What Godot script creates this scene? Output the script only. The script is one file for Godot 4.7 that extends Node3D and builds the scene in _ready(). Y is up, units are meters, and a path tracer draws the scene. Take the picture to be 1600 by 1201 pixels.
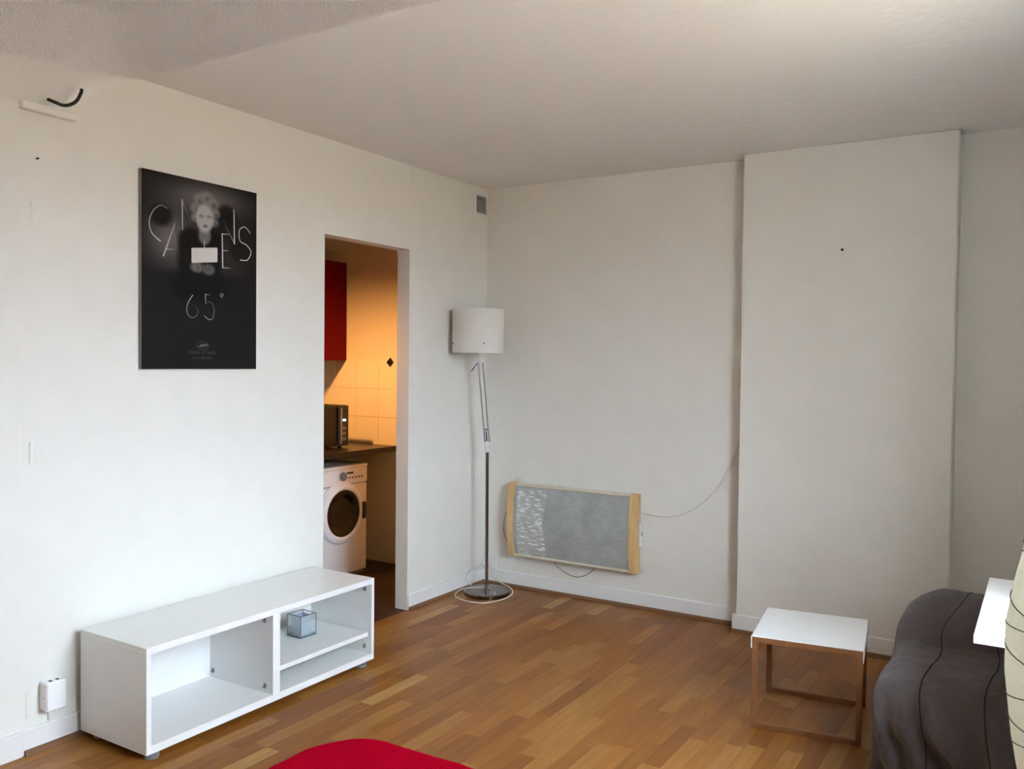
extends Node3D

const H := 2.5            # ceiling height
const W := 3.25           # right wall
const ZB := 5.3           # wall behind the camera
const KITCHEN := 0.048       # kitchen bulb energy
var M := {}
var rng := RandomNumberGenerator.new()
var cam: Camera3D

# ------------------------------------------------------------------ mesh helpers
func begin() -> SurfaceTool:
	var st := SurfaceTool.new()
	st.begin(Mesh.PRIMITIVE_TRIANGLES)
	return st

func tri(st: SurfaceTool, a: Vector3, b: Vector3, c: Vector3, na: Vector3, nb: Vector3, nc: Vector3, ua := Vector2.ZERO, ub := Vector2.ZERO, uc := Vector2.ZERO) -> void:
	if (b - a).cross(c - a).dot(na + nb + nc) > 0.0:
		var t := b; b = c; c = t
		var n := nb; nb = nc; nc = n
		var u := ub; ub = uc; uc = u
	st.set_normal(na); st.set_uv(ua); st.add_vertex(a)
	st.set_normal(nb); st.set_uv(ub); st.add_vertex(b)
	st.set_normal(nc); st.set_uv(uc); st.add_vertex(c)

func flat(st: SurfaceTool, pts: Array, out: Vector3) -> void:
	var n: Vector3 = (pts[1] - pts[0]).cross(pts[2] - pts[0]).normalized()
	if n.dot(out) < 0.0:
		n = -n
	for i in range(1, pts.size() - 1):
		tri(st, pts[0], pts[i], pts[i + 1], n, n, n)

# box from lo to hi with chamfered edges
func bx(st: SurfaceTool, lo: Vector3, hi: Vector3, ch := 0.002, xf := Transform3D.IDENTITY) -> SurfaceTool:
	var c := (lo + hi) * 0.5
	var h := (hi - lo) * 0.5
	ch = minf(ch, minf(h.x, minf(h.y, h.z)) * 0.9)
	var q := func(sx: float, sy: float, sz: float, k: int) -> Vector3:
		var v := Vector3(sx * (h.x - ch), sy * (h.y - ch), sz * (h.z - ch))
		v[k] += ch * [sx, sy, sz][k]
		return xf * (c + v)
	var cc := xf * c
	for k in 3:
		for s in [-1.0, 1.0]:
			var p: Array = []
			for t in [[-1.0, -1.0], [1.0, -1.0], [1.0, 1.0], [-1.0, 1.0]]:
				var sg := [0.0, 0.0, 0.0]
				sg[k] = s; sg[(k + 1) % 3] = t[0]; sg[(k + 2) % 3] = t[1]
				p.append(q.call(sg[0], sg[1], sg[2], k))
			flat(st, p, (p[0] + p[2]) * 0.5 - cc)
	for k in 3:          # edges along axis k
		var a := (k + 1) % 3
		var b := (k + 2) % 3
		for s in [-1.0, 1.0]:
			for t in [-1.0, 1.0]:
				var g := [0.0, 0.0, 0.0]
				g[a] = s; g[b] = t
				var p: Array = []
				g[k] = -1.0
				p.append(q.call(g[0], g[1], g[2], a)); p.append(q.call(g[0], g[1], g[2], b))
				g[k] = 1.0
				p.append(q.call(g[0], g[1], g[2], b)); p.append(q.call(g[0], g[1], g[2], a))
				flat(st, p, (p[0] + p[2]) * 0.5 - cc)
	for sx in [-1.0, 1.0]:
		for sy in [-1.0, 1.0]:
			for sz in [-1.0, 1.0]:
				var p := [q.call(sx, sy, sz, 0), q.call(sx, sy, sz, 1), q.call(sx, sy, sz, 2)]
				flat(st, p, p[0] - cc)
	return st

# tube along points
func tube(st: SurfaceTool, pts: Array, r: float, n := 8, closed := false, flatten := 1.0) -> SurfaceTool:
	var rings: Array = []
	var up := Vector3(0.31, 0.9, 0.27).normalized()
	var cnt := pts.size()
	for i in cnt:
		var d: Vector3 = (pts[(i + 1) % cnt] if closed or i < cnt - 1 else pts[i]) - (pts[(i - 1 + cnt) % cnt] if closed or i > 0 else pts[i])
		d = d.normalized()
		var a := up - d * up.dot(d)
		if a.length() < 0.05:
			a = Vector3(1, 0, 0) - d * d.x
		a = a.normalized()
		up = a
		var b := d.cross(a)
		var ring: Array = []
		for k in n:
			var t := TAU * k / n
			var nn := a * cos(t) + b * sin(t)
			ring.append([pts[i] + nn * r, nn])
		rings.append(ring)
	for i in (cnt if closed else cnt - 1):
		var ra: Array = rings[i]
		var rb: Array = rings[(i + 1) % cnt]
		for k in n:
			var l := (k + 1) % n
			tri(st, ra[k][0], ra[l][0], rb[l][0], ra[k][1], ra[l][1], rb[l][1])
			tri(st, ra[k][0], rb[l][0], rb[k][0], ra[k][1], rb[l][1], rb[k][1])
	if not closed:
		for e in [[0, 1], [cnt - 1, cnt - 2]]:
			var n0: Vector3 = (pts[e[0]] - pts[e[1]]).normalized()
			for k in n:
				tri(st, pts[e[0]], rings[e[0]][k][0], rings[e[0]][(k + 1) % n][0], n0, n0, n0)
	return st

# smooth curve through points
func curve(pts: Array, sub := 8, closed := false) -> Array:
	var out: Array = []
	var c := pts.size()
	for i in (c if closed else c - 1):
		var p0 = pts[(i - 1 + c) % c] if closed or i > 0 else pts[i]
		var p1 = pts[i]
		var p2 = pts[(i + 1) % c]
		var p3 = pts[(i + 2) % c] if closed or i < c - 2 else pts[i + 1]
		for k in sub:
			out.append(p1.cubic_interpolate(p2, p0, p3, float(k) / sub))
	if not closed:
		out.append(pts[c - 1])
	return out

# lathe of (radius, height) points round an axis; axis 1 = y, 0 = x
func lathe(st: SurfaceTool, prof: Array, at: Vector3, n := 40, axis := 1) -> SurfaceTool:
	for i in prof.size() - 1:
		var a: Vector2 = prof[i]
		var b: Vector2 = prof[i + 1]
		if a.distance_to(b) < 1e-6:
			continue
		var nr := Vector2(b.y - a.y, -(b.x - a.x)).normalized()
		for k in n:
			var t0 := TAU * k / n
			var t1 := TAU * (k + 1) / n
			var P := func(v: Vector2, t: float) -> Vector3:
				return at + (Vector3(v.x * cos(t), v.y, v.x * sin(t)) if axis == 1 else Vector3(v.y, v.x * cos(t), v.x * sin(t)))
			var N := func(t: float) -> Vector3:
				return Vector3(nr.x * cos(t), nr.y, nr.x * sin(t)) if axis == 1 else Vector3(nr.y, nr.x * cos(t), nr.x * sin(t))
			var uu := Vector2(float(k) / n, float(i) / prof.size())
			var n0: Vector3 = N.call(t0)
			var n1: Vector3 = N.call(t1)
			if a.x > 1e-6:
				tri(st, P.call(a, t0), P.call(a, t1), P.call(b, t1), n0, n1, n1, uu, uu, uu)
			if b.x > 1e-6:
				tri(st, P.call(a, t0), P.call(b, t1), P.call(b, t0), n0, n1, n0, uu, uu, uu)
	return st

# grid of points g[i][j] as a smooth sheet; out: rough direction used only to settle the winding at the grid's middle
func sheet(g: Array, out: Vector3, wrap := false) -> SurfaceTool:
	var st := begin()
	var ni := g.size()
	var nj: int = g[0].size()
	for i in ni:
		for j in nj:
			st.set_uv(Vector2(float(j) / (nj - 1), float(i) / (ni - 1)))
			st.add_vertex(g[i][j])
	var mi := int(ni / 2.0) - (1 if ni == 2 else 0)
	var mj := int(nj / 2.0) - (1 if nj == 2 else 0)
	var nn: Vector3 = (g[mi + 1][mj] - g[mi][mj]).cross(g[mi][mj + 1] - g[mi][mj])
	var keep := nn.dot(out) < 0.0
	for i in ni - 1:
		for j in nj - 1:
			var a := i * nj + j
			var q := [a, a + nj, a + nj + 1, a, a + nj + 1, a + 1] if keep else [a, a + nj + 1, a + nj, a, a + 1, a + nj + 1]
			for k in q:
				st.add_index(k)
	st.generate_normals()
	return st

# polygon (x,y local) extruded along one axis; pts are Vector2, plane axes given
func prism(st: SurfaceTool, poly: Array, ax: Callable, d0: float, d1: float) -> SurfaceTool:
	var cen := Vector2.ZERO
	for p in poly:
		cen += p
	cen /= poly.size()
	var idx := Geometry2D.triangulate_polygon(PackedVector2Array(poly))
	var dn: Vector3 = (ax.call(cen, d1) - ax.call(cen, d0)).normalized()
	for i in range(0, idx.size(), 3):
		for s in [[d0, -dn], [d1, dn]]:
			tri(st, ax.call(poly[idx[i]], s[0]), ax.call(poly[idx[i + 1]], s[0]), ax.call(poly[idx[i + 2]], s[0]), s[1], s[1], s[1])
	var area := 0.0
	for i in poly.size():
		var a: Vector2 = poly[i]
		var b: Vector2 = poly[(i + 1) % poly.size()]
		area += a.cross(b)
	for i in poly.size():
		var a: Vector2 = poly[i]
		var b: Vector2 = poly[(i + 1) % poly.size()]
		var o2 := Vector2(b.y - a.y, a.x - b.x) * signf(area)
		var o: Vector3 = ax.call(a + o2, d0) - ax.call(a, d0)
		flat(st, [ax.call(a, d0), ax.call(b, d0), ax.call(b, d1), ax.call(a, d1)], o)
	return st

func obj(called: String, st, mat: Material, parent: Node3D = self) -> MeshInstance3D:
	var o := MeshInstance3D.new()
	o.name = called
	o.mesh = st.commit() if st is SurfaceTool else st
	o.material_override = mat
	o.cast_shadow = GeometryInstance3D.SHADOW_CASTING_SETTING_ON
	parent.add_child(o, true)
	return o

func thing(called: String, label: String, category: String, at := Vector3.ZERO, turn := 0.0, group := "") -> Node3D:
	var o := Node3D.new()
	o.name = called
	add_child(o, true)
	o.position = at
	o.rotation.y = turn
	return tag(o, label, category, group)

func tag(o: Node3D, label: String, category: String, group := "") -> Node3D:
	o.set_meta("label", label)
	o.set_meta("category", category)
	if group != "":
		o.set_meta("group", group)
	return o

func struct(called: String, st, mat: Material, label := "") -> MeshInstance3D:
	var o := obj(called, st, mat)
	o.set_meta("kind", "structure")
	if label != "":
		o.set_meta("label", label)
	return o

# ------------------------------------------------------------------ materials
func mat(col: Color, rough := 0.6, metal := 0.0) -> StandardMaterial3D:
	var m := StandardMaterial3D.new()
	m.albedo_color = col
	m.roughness = rough
	m.metallic = metal
	return m

func noise_image(freq: float, oct: int, seed_: int, size := 256) -> Image:
	var n := FastNoiseLite.new()
	n.seed = seed_
	n.noise_type = FastNoiseLite.TYPE_SIMPLEX_SMOOTH
	n.frequency = freq
	n.fractal_type = FastNoiseLite.FRACTAL_FBM
	n.fractal_octaves = oct
	return n.get_seamless_image(size, size)

func ramp_tex(img: Image, a: Color, b: Color, power := 1.0) -> ImageTexture:
	var w := img.get_width()
	var h := img.get_height()
	var o := Image.create(w, h, true, Image.FORMAT_RGB8)
	for y in h:
		for x in w:
			o.set_pixel(x, y, a.lerp(b, pow(img.get_pixel(x, y).r, power)))
	o.generate_mipmaps()
	return ImageTexture.create_from_image(o)

func rough_surface(m: StandardMaterial3D, img: Image, depth: float, per_metre: float) -> void:
	var b := img.duplicate()
	b.bump_map_to_normal_map(depth)
	b.generate_mipmaps()
	m.normal_enabled = true
	m.normal_texture = ImageTexture.create_from_image(b)
	m.normal_scale = 1.0
	m.uv1_triplanar = true
	m.uv1_world_triplanar = true
	m.uv1_scale = Vector3.ONE * per_metre

func make_materials() -> void:
	var fine := noise_image(0.03, 4, 3)
	var blotch := noise_image(0.008, 3, 5)
	M.wall = mat(Color(1, 1, 1), 0.75)
	M.wall.albedo_texture = ramp_tex(blotch, Color(0.91, 0.90, 0.867), Color(0.924, 0.914, 0.882))
	rough_surface(M.wall, fine, 0.4, 2.2)
	M.ceil = mat(Color(0.925, 0.915, 0.895), 0.85)
	rough_surface(M.ceil, fine, 0.8, 2.0)
	M.crepi = mat(Color(0.925, 0.91, 0.9), 0.7)
	rough_surface(M.crepi, noise_image(0.14, 2, 8), 7.0, 3.2)
	M.kitchen_wall = mat(Color(0.92, 0.88, 0.80), 0.6)
	M.tile = mat(Color(0.95, 0.91, 0.82), 0.12)
	M.grout = mat(Color(0.78, 0.72, 0.6), 0.8)
	M.trim = mat(Color(0.925, 0.92, 0.91), 0.45)
	M.white = mat(Color(0.92, 0.92, 0.91), 0.32)
	M.white_edge = mat(Color(0.95, 0.95, 0.945), 0.3)
	M.plastic = mat(Color(0.9, 0.9, 0.89), 0.35)
	M.cream = mat(Color(0.87, 0.84, 0.74), 0.4)
	M.black = mat(Color(0.03, 0.028, 0.03), 0.25)
	M.dark = mat(Color(0.07, 0.06, 0.06), 0.5)
	M.grey = mat(Color(0.5, 0.5, 0.51), 0.45)
	M.metal = mat(Color(0.62, 0.62, 0.63), 0.3, 1.0)
	M.chrome = mat(Color(0.5, 0.46, 0.44), 0.08, 1.0)
	M.red_gloss = mat(Color(0.40, 0.0, 0.035), 0.35)
	M.red_gloss.metallic_specular = 0.2
	M.cord = mat(Color(0.86, 0.84, 0.8), 0.5)
	M.grey_cord = mat(Color(0.62, 0.57, 0.54), 0.5)
	M.counter = mat(Color(0.16, 0.12, 0.1), 0.3)
	M.kitchen_floor = mat(Color(0.17, 0.1, 0.075), 0.5)
	M.glass = mat(Color(0.80, 0.86, 0.86, 0.16), 0.03)
	M.glass.transparency = BaseMaterial3D.TRANSPARENCY_ALPHA
	M.glass_edge = mat(Color(0.36, 0.42, 0.43, 0.72), 0.05)
	M.glass_edge.transparency = BaseMaterial3D.TRANSPARENCY_ALPHA
	M.pane = mat(Color(1, 1, 1, 0.04), 0.02)
	M.pane.transparency = BaseMaterial3D.TRANSPARENCY_ALPHA
	M.silver = mat(Color(0.72, 0.76, 0.82), 0.35, 0.25)
	M.shade = mat(Color(0.91, 0.9, 0.87), 0.6)
	M.shade.backlight_enabled = true
	M.shade.backlight = Color(0.35, 0.34, 0.32)
	# wood
	var grain := noise_image(0.012, 4, 21)
	var wood_tex := ramp_tex(grain, Color(0.88, 0.86, 0.83), Color(1.0, 1.0, 1.0))
	M.strips = []
	for c in [Color(0.61, 0.395, 0.17), Color(0.59, 0.375, 0.155), Color(0.635, 0.42, 0.19), Color(0.555, 0.345, 0.14), Color(0.66, 0.46, 0.23), Color(0.58, 0.38, 0.165), Color(0.615, 0.395, 0.17), Color(0.73, 0.56, 0.32)]:
		var m := mat(c, 0.36)
		m.albedo_texture = wood_tex
		m.metallic_specular = 0.32
		M.strips.append(m)
	M.floor_base = mat(Color(0.25, 0.15, 0.08), 0.8)
	M.quarter = mat(Color(0.47, 0.32, 0.2), 0.5)
	M.table_wood = mat(Color(0.545, 0.355, 0.22), 0.45)
	M.table_wood.albedo_texture = wood_tex
	M.table_wood.uv1_triplanar = true
	M.table_wood.uv1_scale = Vector3(6, 1.5, 6)
	M.beech = mat(Color(0.93, 0.79, 0.56), 0.45)
	M.beech.albedo_texture = wood_tex
	M.beech.uv1_triplanar = true
	M.beech.uv1_scale = Vector3(8, 1.2, 8)
	# fabrics
	M.sofa = mat(Color(0.335, 0.30, 0.30), 0.9)
	rough_surface(M.sofa, noise_image(0.2, 2, 31), 3.0, 5.0)
	M.sofa.rim_enabled = true
	M.sofa.rim = 0.8
	M.piping = mat(Color(0.13, 0.11, 0.11), 0.9)
	M.rug = mat(Color(0.84, 0.0, 0.17), 0.95)
	M.rug.metallic_specular = 0.1
	M.rug.albedo_texture = ramp_tex(noise_image(0.12, 3, 41), Color(0.8, 0.8, 0.8), Color(1, 1, 1))
	rough_surface(M.rug, noise_image(0.16, 2, 42), 8.0, 4.0)
	M.paper = mat(Color(0.97, 0.97, 0.925), 0.8)
	rough_surface(M.paper, noise_image(0.03, 3, 51), 5.0, 2.5)
	M.paper.backlight_enabled = true
	M.paper.backlight = Color(0.58, 0.575, 0.54)
	M.wire = mat(Color(0.3, 0.28, 0.22), 0.6)
	M.mesh_panel = mat(Color(1, 1, 1), 0.55, 0.0)
	M.mesh_panel.albedo_texture = heater_texture()

# perforated grille: fine diamond mesh over grey backing, with crumpled foil showing through at the left
func heater_texture() -> ImageTexture:
	var w := 768
	var h := 448
	var img := Image.create(w, h, true, Image.FORMAT_RGB8)
	var n := FastNoiseLite.new()
	n.seed = 7
	n.frequency = 0.022
	n.fractal_octaves = 4
	var n2 := FastNoiseLite.new()
	n2.seed = 17
	n2.frequency = 0.006
	for y in h:
		for x in w:
			var u := float(x) / w
			var v := float(y) / h
			var d := absf(sin((x + y) * 0.42)) * absf(sin((x - y) * 0.42))
			var g := 0.635 + 0.10 * d + 0.06 * n2.get_noise_2d(x, y)
			g += 0.035 * n.get_noise_2d(x * 0.6, y * 2.2)
			var foil := smoothstep(0.015, 0.045, u) * (1.0 - smoothstep(0.265 + 0.012 * sin(v * 9.0), 0.29 + 0.012 * sin(v * 9.0), u)) * smoothstep(0.01, 0.05, v) * (1.0 - 0.6 * smoothstep(0.85, 1.0, v))
			var cr := n.get_noise_2d(x * 0.55, y * 2.0) + 0.3 * n.get_noise_2d(x * 1.6, y * 3.4)
			g += foil * (0.06 + 0.75 * pow(maxf(cr, 0.0), 1.4))
			g -= 0.05 * (1.0 - smoothstep(0.0, 0.02, minf(u, 1.0 - u)))
			img.set_pixel(x, y, Color(g * 0.99, g * 1.005, g * 0.985))
	img.generate_mipmaps()
	return ImageTexture.create_from_image(img)

# ------------------------------------------------------------------ poster print
var pimg: Image
func seg(a: Vector2, b: Vector2, wd: float, c0: float, c1: float) -> void:
	var W2 := pimg.get_width()
	var H2 := pimg.get_height()
	var p := a * Vector2(W2, H2)
	var q := b * Vector2(W2, H2)
	var r := wd + 1.5
	for y in range(maxi(0, int(minf(p.y, q.y) - r)), mini(H2, int(maxf(p.y, q.y) + r) + 1)):
		for x in range(maxi(0, int(minf(p.x, q.x) - r)), mini(W2, int(maxf(p.x, q.x) + r) + 1)):
			var t := clampf((Vector2(x, y) - p).dot(q - p) / maxf((q - p).length_squared(), 1e-6), 0.0, 1.0)
			var d := Vector2(x, y).distance_to(p.lerp(q, t))
			var k := clampf(wd - d + 0.5, 0.0, 1.0)
			if k > 0.0:
				var c := lerpf(c0, c1, t)
				var o := pimg.get_pixel(x, y)
				pimg.set_pixel(x, y, o.lerp(Color(c, c * 0.985, c * 0.97), k))

func arc(pts: Array, wd: float, c0: float, c1: float) -> void:
	var s := curve(pts, 8)
	for i in s.size() - 1:
		var t := float(i) / s.size()
		seg(s[i], s[i + 1], wd, lerpf(c0, c1, t), lerpf(c0, c1, t))

func blob(c: Vector2, r: Vector2, g: float, soft: float, k := 1.0) -> void:
	var W2 := pimg.get_width()
	var H2 := pimg.get_height()
	var m := 1.0 + soft
	for y in range(maxi(0, int((c.y - r.y * m) * H2)), mini(H2, int((c.y + r.y * m) * H2) + 1)):
		for x in range(maxi(0, int((c.x - r.x * m) * W2)), mini(W2, int((c.x + r.x * m) * W2) + 1)):
			var d := Vector2((float(x) / W2 - c.x) / r.x, (float(y) / H2 - c.y) / r.y).length()
			var a := (1.0 - smoothstep(1.0 - soft, 1.0 + soft, d)) * k
			if a > 0.0:
				pimg.set_pixel(x, y, pimg.get_pixel(x, y).lerp(Color(g, g * 0.985, g * 0.97), a))

func poster_texture() -> ImageTexture:
	pimg = Image.create(512, 746, true, Image.FORMAT_RGB8)
	var n := FastNoiseLite.new()
	n.seed = 77
	n.frequency = 0.02
	for y in 746:
		for x in 512:
			var u := x / 512.0
			var v := y / 746.0
			var g := 0.075
			g += 0.34 * exp(-pow((u - 0.24) / 0.22, 2.0) - pow((v - 0.33) / 0.15, 2.0))
			g += 0.32 * exp(-pow((u - 0.55) / 0.38, 2.0) - pow((v - 0.09) / 0.09, 2.0))
			g += 0.10 * exp(-pow((u - 0.75) / 0.2, 2.0) - pow((v - 0.40) / 0.13, 2.0))
			g *= 1.0 - smoothstep(0.47, 0.56, v) * 0.8
			g += 0.012 * n.get_noise_2d(x, y)
			g = maxf(g, 0.10)
			pimg.set_pixel(x, y, Color(g, g * 0.95, g * 0.95))
	# dark discs behind letters
	blob(Vector2(0.15, 0.215), Vector2(0.085, 0.055), 0.07, 0.35, 0.9)
	blob(Vector2(0.715, 0.165), Vector2(0.085, 0.06), 0.06, 0.35, 0.9)
	blob(Vector2(0.84, 0.33), Vector2(0.09, 0.07), 0.07, 0.4, 0.7)
	# a plain stand-in figure: dark clothing, pale hair, pale head, a white block held in front
	blob(Vector2(0.47, 0.42), Vector2(0.185, 0.15), 0.055, 0.15)
	blob(Vector2(0.39, 0.33), Vector2(0.10, 0.07), 0.055, 0.3)
	blob(Vector2(0.58, 0.33), Vector2(0.08, 0.08), 0.055, 0.3)
	blob(Vector2(0.47, 0.56), Vector2(0.24, 0.09), 0.05, 0.4)
	blob(Vector2(0.515, 0.285), Vector2(0.055, 0.05), 0.42, 0.3)
	for hb in [[0.44, 0.15, 0.05], [0.47, 0.10, 0.05], [0.53, 0.085, 0.055], [0.585, 0.11, 0.05], [0.61, 0.16, 0.04], [0.60, 0.21, 0.035], [0.43, 0.20, 0.035]]:
		blob(Vector2(hb[0], hb[1]), Vector2(hb[2], hb[2] * 0.62), 0.50, 0.5, 0.9)
		blob(Vector2(hb[0] + 0.012, hb[1] + 0.008), Vector2(hb[2] * 0.45, hb[2] * 0.28), 0.30, 0.6, 0.7)
	blob(Vector2(0.515, 0.195), Vector2(0.078, 0.075), 0.66, 0.2)
	blob(Vector2(0.485, 0.185), Vector2(0.022, 0.008), 0.42, 0.6, 0.7)
	blob(Vector2(0.555, 0.182), Vector2(0.022, 0.008), 0.42, 0.6, 0.7)
	blob(Vector2(0.52, 0.235), Vector2(0.018, 0.008), 0.34, 0.6, 0.8)
	seg(Vector2(0.512, 0.315), Vector2(0.512, 0.365), 1.6, 0.8, 0.8)
	blob(Vector2(0.45, 0.46), Vector2(0.06, 0.028), 0.42, 0.4)
	blob(Vector2(0.55, 0.465), Vector2(0.055, 0.03), 0.38, 0.4)
	for i in 4:
		seg(Vector2(0.45 + 0.035 * i, 0.445), Vector2(0.462 + 0.035 * i, 0.475), 1.6, 0.2, 0.2)
	for i in 9:
		seg(Vector2(0.408, 0.366 + 0.0085 * i), Vector2(0.622, 0.346 + 0.0085 * i), 4.2, 0.80, 0.84)
	# lettering
	arc([Vector2(0.205, 0.178), Vector2(0.15, 0.167), Vector2(0.092, 0.198), Vector2(0.058, 0.256), Vector2(0.078, 0.313), Vector2(0.145, 0.349)], 2.2, 0.4, 0.85)
	seg(Vector2(0.265, 0.244), Vector2(0.169, 0.422), 2.2, 0.6, 0.85)
	seg(Vector2(0.265, 0.244), Vector2(0.30, 0.42), 1.2, 0.3, 0.25)
	seg(Vector2(0.185, 0.386), Vector2(0.253, 0.381), 1.6, 0.8, 0.5)
	seg(Vector2(0.322, 0.117), Vector2(0.326, 0.271), 2.3, 0.8, 0.65)
	seg(Vector2(0.322, 0.117), Vector2(0.40, 0.245), 1.2, 0.6, 0.3)
	seg(Vector2(0.78, 0.12), Vector2(0.786, 0.306), 2.4, 0.75, 0.9)
	seg(Vector2(0.682, 0.19), Vector2(0.784, 0.304), 1.4, 0.25, 0.75)
	seg(Vector2(0.672, 0.261), Vector2(0.677, 0.445), 2.4, 0.8, 0.9)
	seg(Vector2(0.672, 0.262), Vector2(0.738, 0.258), 1.8, 0.85, 0.55)
	seg(Vector2(0.675, 0.352), Vector2(0.725, 0.349), 1.8, 0.85, 0.55)
	seg(Vector2(0.677, 0.445), Vector2(0.743, 0.443), 1.8, 0.85, 0.55)
	arc([Vector2(0.935, 0.232), Vector2(0.90, 0.208), Vector2(0.864, 0.206), Vector2(0.83, 0.232), Vector2(0.84, 0.285), Vector2(0.90, 0.302), Vector2(0.945, 0.337), Vector2(0.912, 0.384), Vector2(0.842, 0.391)], 2.0, 0.75, 0.9)
	arc([Vector2(0.412, 0.609), Vector2(0.38, 0.642), Vector2(0.362, 0.678), Vector2(0.37, 0.712), Vector2(0.408, 0.728), Vector2(0.445, 0.715), Vector2(0.458, 0.69), Vector2(0.44, 0.668), Vector2(0.41, 0.663), Vector2(0.372, 0.685)], 2.0, 0.72, 0.10)
	seg(Vector2(0.521, 0.60), Vector2(0.563, 0.599), 1.7, 0.75, 0.4)
	seg(Vector2(0.521, 0.60), Vector2(0.526, 0.648), 1.8, 0.7, 0.6)
	arc([Vector2(0.526, 0.648), Vector2(0.56, 0.638), Vector2(0.592, 0.655), Vector2(0.60, 0.69), Vector2(0.585, 0.726), Vector2(0.55, 0.732), Vector2(0.516, 0.715)], 1.7, 0.30, 0.7)
	arc([Vector2(0.655, 0.600), Vector2(0.682, 0.597), Vector2(0.678, 0.588), Vector2(0.662, 0.588), Vector2(0.657, 0.602), Vector2(0.675, 0.608)], 1.3, 0.6, 0.6)
	# emblem: palm frond in an oval
	var ov: Array = []
	for i in 25:
		ov.append(Vector2(0.5 + 0.052 * cos(TAU * i / 24.0), 0.874 + 0.021 * sin(TAU * i / 24.0)))
	for i in 24:
		seg(ov[i], ov[i + 1], 1.0, 0.34, 0.34)
	arc([Vector2(0.462, 0.880), Vector2(0.49, 0.872), Vector2(0.538, 0.870)], 1.2, 0.6, 0.6)
	for i in 8:
		var f := i / 7.0
		var b := Vector2(0.47 + 0.06 * f, 0.877 - 0.006 * f)
		seg(b, b + Vector2(0.018, -0.011 + 0.005 * f), 0.8, 0.55, 0.4)
		seg(b, b + Vector2(0.016, 0.008 - 0.003 * f), 0.8, 0.55, 0.4)
	pimg.generate_mipmaps()
	return ImageTexture.create_from_image(pimg)

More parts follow.
